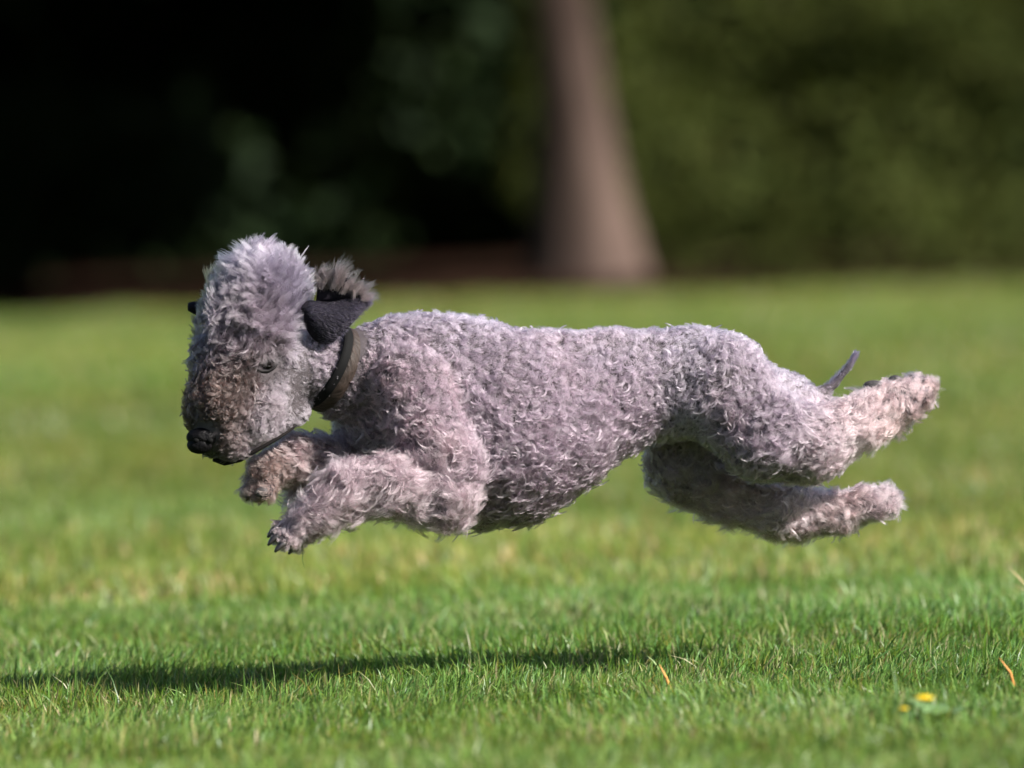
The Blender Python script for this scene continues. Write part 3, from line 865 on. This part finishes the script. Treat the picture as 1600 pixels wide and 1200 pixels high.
# folded inner flap and its pale tassel
V, F, _ = ear_mesh([(500, 440), (515, 428), (535, 430), (552, 440)], [(496, 474), (515, 474), (540, 472), (568, 466)],
                   lambda U, V_: -118 + 8 * V_ * 0 + 4 * np.sin(U * 6), 2.5, 12, 6)
link('ear_fold', mesh_faces('ear_fold', loc3(V), F), ear, m_ear)
nl = 52; per = 40
u = np.linspace(0, 1, nl) + rng.normal(0, .015, nl)
lx0 = np.interp(u, [0, .25, 1], [500, 512, 572]); ly0 = np.interp(u, [0, .25, 1], [440, 440, 462]) + rng.uniform(-4, 14, nl)
a0 = np.interp(u, [0, .5, 1], [-.15, .35, 1.05]) + rng.normal(0, .22, nl)
L0 = np.interp(u, [0, .4, 1], [25, 36, 22]) * rng.uniform(.55, 1.25, nl)
st, dr, ll, ct = [], [], [], []
for i in range(nl):
    o = rng.normal(0, 2.2, (per, 3)); s0 = np.array([lx0[i], ly0[i], -122 + rng.normal(0, 5)])
    st.append(s0 + o); tip = s0 + np.array([np.sin(a0[i]), -np.cos(a0[i]), -.1]) * L0[i]
    dr.append(nrm(tip + o * .25 - s0 - o)); ll.append(L0[i] * rng.uniform(.6, 1.15, per))
    ct.append(np.tile(np.array([.065, .051, .052]) * rng.uniform(.35, 1.4) * (.45 + .75 * min(1, u[i] * 2)), (per, 1)))
sp = strands(np.concatenate(st), np.concatenate(dr), np.concatenate(ll), np.array([.40, .12, .1]), 7, .09)
tt_ = np.linspace(0, 1, 7)[None, :] ** 1.2; ph_ = np.repeat(rng.uniform(0, 6.28, nl), per)[:, None]; am_ = np.repeat(rng.uniform(1.5, 5.0, nl), per)[:, None]
sp[..., 0] += tt_ * am_ * np.sin(6.5 * tt_ + ph_); sp[..., 1] += tt_ * am_ * .5 * np.cos(6.5 * tt_ + ph_)
curves_obj('ear_tassel', loc3(sp), rad[[0, 2, 4, 5, 6, 7, 8]], np.concatenate(ct), ear, m_hair)['kind'] = 'stuff'

# far ear: only its dark edge and tuft show past the topknot
V, F, Fr = ear_mesh([(330, 478), (318, 473), (305, 471), (296, 474)], [(332, 500), (320, 497), (306, 492), (296, 486)],
                    lambda U, V_: -70 - 6 * np.sin(np.pi * V_), 6.0, 12, 8)
ear2 = link('ear', mesh_faces('ear', loc3(V), F), body, m_ear)
ear2['label'] = 'dark edge of the far ear behind the topknot'
nl = 12; st, dr, ll, ct = [], [], [], []
for i in range(nl):
    s0 = np.array([338 - 1.2 * i + rng.normal(0, 2), 462 - 1.5 * i * .6, -60 + rng.normal(0, 5)])
    tip = np.array([313 + 2.2 * i + rng.normal(0, 2), 428 - 1.9 * i + (6 if i % 2 else -4), -66])
    o = rng.normal(0, 1.8, (34, 3)); st.append(s0 + o); v = tip - s0
    dr.append(nrm(v + o * -.6)); ll.append(np.linalg.norm(v) * rng.uniform(.75, 1.05, 34)); ct.append(np.tile(np.array([.14, .115, .09]) * rng.uniform(.5, 1.2), (34, 1)))
sp = strands(np.concatenate(st), np.concatenate(dr), np.concatenate(ll), np.array([.5, -.2, 0]), 7, .05)
curves_obj('ear_tassel', loc3(sp), rad[[0, 2, 4, 5, 6, 7, 8]], np.concatenate(ct), ear2, m_hair)['kind'] = 'stuff'

# --- eye, nose
def ellipsoid(c, r, axes=None, nu=20, nv=12):
    th = np.linspace(0, 2 * np.pi, nu, endpoint=False); ph = np.linspace(-np.pi / 2, np.pi / 2, nv)
    PH, TH = np.meshgrid(ph, th, indexing='ij')
    U = np.stack([np.cos(PH) * np.cos(TH), np.sin(PH), np.cos(PH) * np.sin(TH)], -1) * np.array(r)
    if axes is not None: U = U @ np.array(axes)
    V = (np.array(c) + U).reshape(-1, 3); i = np.arange(nu * nv).reshape(nv, nu)
    F = np.stack([i[:-1], i[1:], np.roll(i[1:], -1, 1), np.roll(i[:-1], -1, 1)], -1).reshape(-1, 4)
    return V, F
m_eye = simple_mat('eye_dark', (.004, .003, .0025), (.008, .005, .004), 30, .12, .35)
V, F = ellipsoid(EYE_P + np.array([1, 2, 1.2]), (8.5, 4.4, 8))
link('eye', mesh_faces('eye', loc3(V), F), body, m_eye)
ez2 = -100.
V, F = ellipsoid((316, 566, -118), (8, 8, 9)); link('eye', mesh_faces('eye', loc3(V), F), body, m_eye)
m_lid = simple_mat('eyelid_skin', (.0035, .0028, .003), (.007, .0055, .006), 60, .7, .2)
for nm_, pts_ in (('eyelid', [(401, 575), (409, 568), (420, 564), (431, 565), (439, 561), (444, 554)]), ('eyelid', [(404, 577), (413, 580), (424, 580), (433, 575), (440, 566)])):
    pz_ = [(x_, y_, (surf(x_, y_) or eye_z) - 2.5) for x_, y_ in pts_]
    link(nm_, tube(nm_, loc3(np.array(pz_)), np.r_[1.2, np.full(len(pz_) - 2, 2.4), 1.0] * S, 8), body, m_lid)
# lashes and brow wisps hanging over the eye
bq = rng.random((150, 1)) * 1.1
st = np.array([386., 553, 0]) * (1 - bq) + np.array([432., 557, 0]) * bq + rng.normal(0, 1.6, (150, 3)); st[:, 2] = eye_z - 5 - 6 * rng.random(150)
sp = strands(st, np.tile([.75, .45, -.5], (150, 1)), rng.uniform(10, 22, 150), np.array([.1, .3, .3]), 7, .2)
curves_obj('brow_wisps', loc3(sp), rad[[0, 2, 4, 5, 6, 7, 8]], np.tile([.085, .070, .076], (150, 1)) * rng.uniform(.4, 1.4, (150, 1)), body, m_hair)['kind'] = 'stuff'
m_nose = simple_mat('nose_leather', (.0014, .0012, .0017), (.0035, .003, .0036), 90, .55, .10, .3)
nv_ = NOSE_P + np.array([-1, -1, 2])
V1, F1 = ellipsoid(nv_, (25, 15, 13)); V2, F2 = ellipsoid(nv_ + np.array([-4, 12, 0]), (20, 14, 13))
Vn = np.r_[V1, V2]; Fn = np.r_[F1, F2 + len(V1)]
nose = link('nose', mesh_faces('nose', loc3(Vn), Fn), body, m_nose)
m_black = simple_mat('nostril_black', (.003, .003, .003), None, 10, .8, .1)
for dx, dy in ((-9, 5), (12, 5)):
    V, F = ellipsoid(nv_ + np.array([dx, dy, -10]), (5, 4, 4)); link('nostril', mesh_faces('nostril', loc3(V), F), nose, m_black)
# lips
m_lip = simple_mat('lip_skin', (.003, .0022, .0022), (.006, .0045, .0045), 60, .8, .1)
lp = np.array([[x_, y_, (surf(x_, y_) if surf(x_, y_) is not None else -150) - 4] for x_, y_ in LIP])
link('lip', tube('lip', loc3(lp), np.array([.003, .0045, .004, .0028, .0022, .0014]), 10), body, m_lip)

# --- claws and pads
m_claw = simple_mat('claw_horn', (.012, .010, .010), (.03, .026, .026), 60, .35, .5)
def claw(a, b, r):
    q = np.linspace(0, 1, 6)[:, None]; a = skew(a); b = skew(b)
    pts = a * (1 - q) + b * q + np.array([0, -3., 0]) * np.sin(q * np.pi)
    link('claw', tube('claw', loc3(pts), r * np.array([1, 1, .95, .85, .65, .3]) * S, 8), body, m_claw)
claw((442, 820, -130), (424, 836, -135), 5.5); claw((442, 834, -146), (425, 848, -150), 5.5); claw((452, 845, -156), (436, 858, -161), 5.5); claw((470, 850, -128), (456, 862, -131), 5)
claw((396, 768, -12), (388, 782, -14), 5)
claw((1452, 604, -24), (1474, 601, -22), 4); claw((1396, 784, 60), (1416, 783, 60), 4.5)
m_pad = simple_mat('paw_pad', (.016, .014, .015), (.04, .034, .034), 70, .6, .35, .3)
for c, r_ in (((413, 768, -40), (11, 9, 8)), ((1368, 602, -36), (16, 8, 12)), ((1426, 592, -30), (11, 7, 9)), ((1403, 593, -34), (11, 7, 9)), ((1446, 596, -40), (8, 6, 8))):
    V, F = ellipsoid(skew(c), r_); link('paw_pad', mesh_faces('paw_pad', loc3(V), F), body, m_pad)

# --- collar
m_leather = simple_mat('collar_leather', (.013, .008, .006), (.027, .017, .0125), 50, .62, .25, .3, (1, 6, 1))
m_black_band = simple_mat('collar_black_band', (.002, .002, .0022), None, 30, .8, .12)
ex = nrm(np.cross(CA, np.array([0, 1., .0]))); ey = np.cross(ex, CA)
def ring(offs, width, gap, thick, nseg=72):
    """a flat band round the neck: radius found on the skin"""
    Vs = []
    for th in np.linspace(0, 2 * np.pi, nseg, endpoint=False):
        d = ex * math.cos(th) + ey * math.sin(th)
        r = 40.
        while r < 140 and float(sample((CC + d * r)[None])[0]) < 0: r += .5
        Vs.append(r)
    rr = np.array(Vs)
    for _ in range(14): rr = .25 * np.roll(rr, 1) + .5 * rr + .25 * np.roll(rr, -1)
    th = np.linspace(0, 2 * np.pi, nseg, endpoint=False)
    D = np.cos(th)[:, None] * ex + np.sin(th)[:, None] * ey
    prof = [(offs - width / 2, gap), (offs - width / 2, gap + thick), (offs - width / 4, gap + thick + 1), (offs + width / 4, gap + thick + 1), (offs + width / 2, gap + thick), (offs + width / 2, gap)]
    V = np.stack([CC + D * (rr + g)[:, None] + CA * o for o, g in prof], 1).reshape(-1, 3)
    k = len(prof); i = np.arange(nseg * k).reshape(nseg, k)
    F = np.stack([i, np.roll(i, -1, 1), np.roll(np.roll(i, -1, 1), -1, 0), np.roll(i, -1, 0)], -1).reshape(-1, 4)
    return loc3(V), F
V, F = ring(0, 20, -.8, 3); collar = link('collar', mesh_faces('collar', V, F), body, m_leather)
V, F = ring(9, 30, -1, 2.5); link('black_band', mesh_faces('black_band', V, F), collar, m_black_band)  # wider black band set off to one side of the leather

# ------------------------------------------------------------------ small things in the grass
m_petal = simple_mat('petal_yellow', (.75, .52, .02), (.85, .64, .03), 60, .6, .3)
m_stalk = simple_mat('flower_stalk', (.07, .14, .03), None, 20, .6, .3)
def flower(x, y, hgt, r, label):
    z = float(ground_z(np.array([x]), np.array([y]))[0])
    root = tag(empty('flower', (x, y, z)), label, 'flower', 'yellow flowers in the lawn')
    link('stalk', tube('stalk', np.array([[0, 0, 0], [.001, 0, hgt * .5], [.003, -.002, hgt]]), np.array([.0012, .001, .001]), 6), root, m_stalk)
    for ringi, (nn_, rr, tilt) in enumerate(((11, r, .35), (8, r * .65, .9))):
        for j in range(nn_):
            a = 2 * np.pi * j / nn_ + ringi * .3
            d = np.array([math.cos(a), math.sin(a), 0]); s_ = np.array([-math.sin(a), math.cos(a), 0]); u_ = np.array([0, 0, 1.])
            c0 = np.array([.003, -.002, hgt]); w_ = rr * .24
            o = [c0, c0 + d * rr * .6 + u_ * rr * tilt * .6 + s_ * w_, c0 + d * rr + u_ * rr * tilt, c0 + d * rr * .6 + u_ * rr * tilt * .6 - s_ * w_]
            o2 = [q - u_ * .0006 for q in o]
            V = np.array(o + o2); F = np.array([[0, 1, 2, 3], [7, 6, 5, 4], [0, 4, 5, 1], [1, 5, 6, 2], [2, 6, 7, 3], [3, 7, 4, 0]])
            link('petal', mesh_faces('petal', V, F, False), root, m_petal)
    return root
flower(.462, -1.36, .056, .0135, 'yellow flower with open petals low in the grass, the larger of two')
flower(.440, -1.33, .044, .0055, 'small half open yellow flower beside the larger one')

m_straw = simple_mat('dry_straw', (.42, .30, .14), (.55, .42, .24), 80, .6, .3)
m_orange = simple_mat('dry_orange_blade', (.42, .17, .04), (.55, .26, .08), 60, .6, .3)
def blade(name, pts, w, mat, label, cat, group=None):
    pts = np.array(pts, float); n = len(pts)
    pts[:, 2] += ground_z(pts[:1, 0], pts[:1, 1])[0]
    o = link(name, tube(name, pts - pts[0], w * np.r_[np.linspace(1, .75, n - 1), .15], 6), mat=mat); o.location = pts[0]
    return tag(o, label, cat, group)
blade('straw', [(.745, .75, .01), (.725, .75, .045), (.705, .75, .068), (.69, .75, .085)], .0015, m_straw, 'pale dry grass stem leaning in at the right edge of the lawn', 'dry stem')
blade('straw', [(.755, .72, .02), (.725, .72, .045), (.695, .72, .062)], .0013, m_straw, 'shorter dry grass stem crossing the leaning one at the right edge', 'dry stem')
blade('dry_leaf', [(.622, -.49, .008), (.617, -.49, .03), (.603, -.50, .05)], .0022, m_orange, 'bright orange dry blade standing in the grass near the yellow flowers', 'dry blade')
blade('dry_leaf', [(.190, -.39, .008), (.184, -.39, .028), (.176, -.40, .046)], .0026, m_orange, 'small orange dry blade in the lawn below the belly of the dog', 'dry blade')
# a broad-leaved weed next to the flowers
m_weed = leaf_mat('weed_leaf', .25, .4, .5)
wx, wy = .50, -1.02
weed = tag(empty('weed', (wx, wy, float(ground_z(np.array([wx]), np.array([wy]))[0]))), 'low broad leaved grey green weed behind the yellow flowers', 'weed')
for j, (a, ln_, tl) in enumerate(((2.6, .055, .75), (.4, .045, .6), (4.0, .05, .5), (1.6, .04, .8), (5.2, .045, .55))):
    d = np.array([math.cos(a), math.sin(a), 0]); sd = np.array([-math.sin(a), math.cos(a), 0]); V = []
    for q in np.linspace(0, 1, 7):
        c0 = d * ln_ * q * .9 + np.array([0, 0, 1.]) * ln_ * tl * math.sin(q * 1.9) * .8; w_ = .013 * math.sin(np.pi * (q * .92 + .04)) ** .8
        V += [c0 - sd * w_ + np.array([0, 0, .003]), c0, c0 + sd * w_ + np.array([0, 0, .003])]
    F = [[3 * i + k_, 3 * i + k_ + 1, 3 * i + k_ + 4, 3 * i + k_ + 3] for i in range(6) for k_ in (0, 1)]
    link('leaf', mesh_faces('leaf', np.array(V), np.array(F), True, np.tile([.10, .17, .06], (len(V), 1))), weed, m_weed)
# a blade of grass stuck to the front paw
gb = np.array([(476, 852, -120), (478, 862, -121), (477, 872, -121), (481, 884, -121)], float)
o = link('grass_blade', tube('grass_blade', loc3(skew(gb)), np.array([.0006, .0006, .0005, .0002]), 6), mat=m_stalk)
o.matrix_world = body.matrix_world
tag(o, 'thin dark blade of grass hanging from the near front paw', 'grass blade')
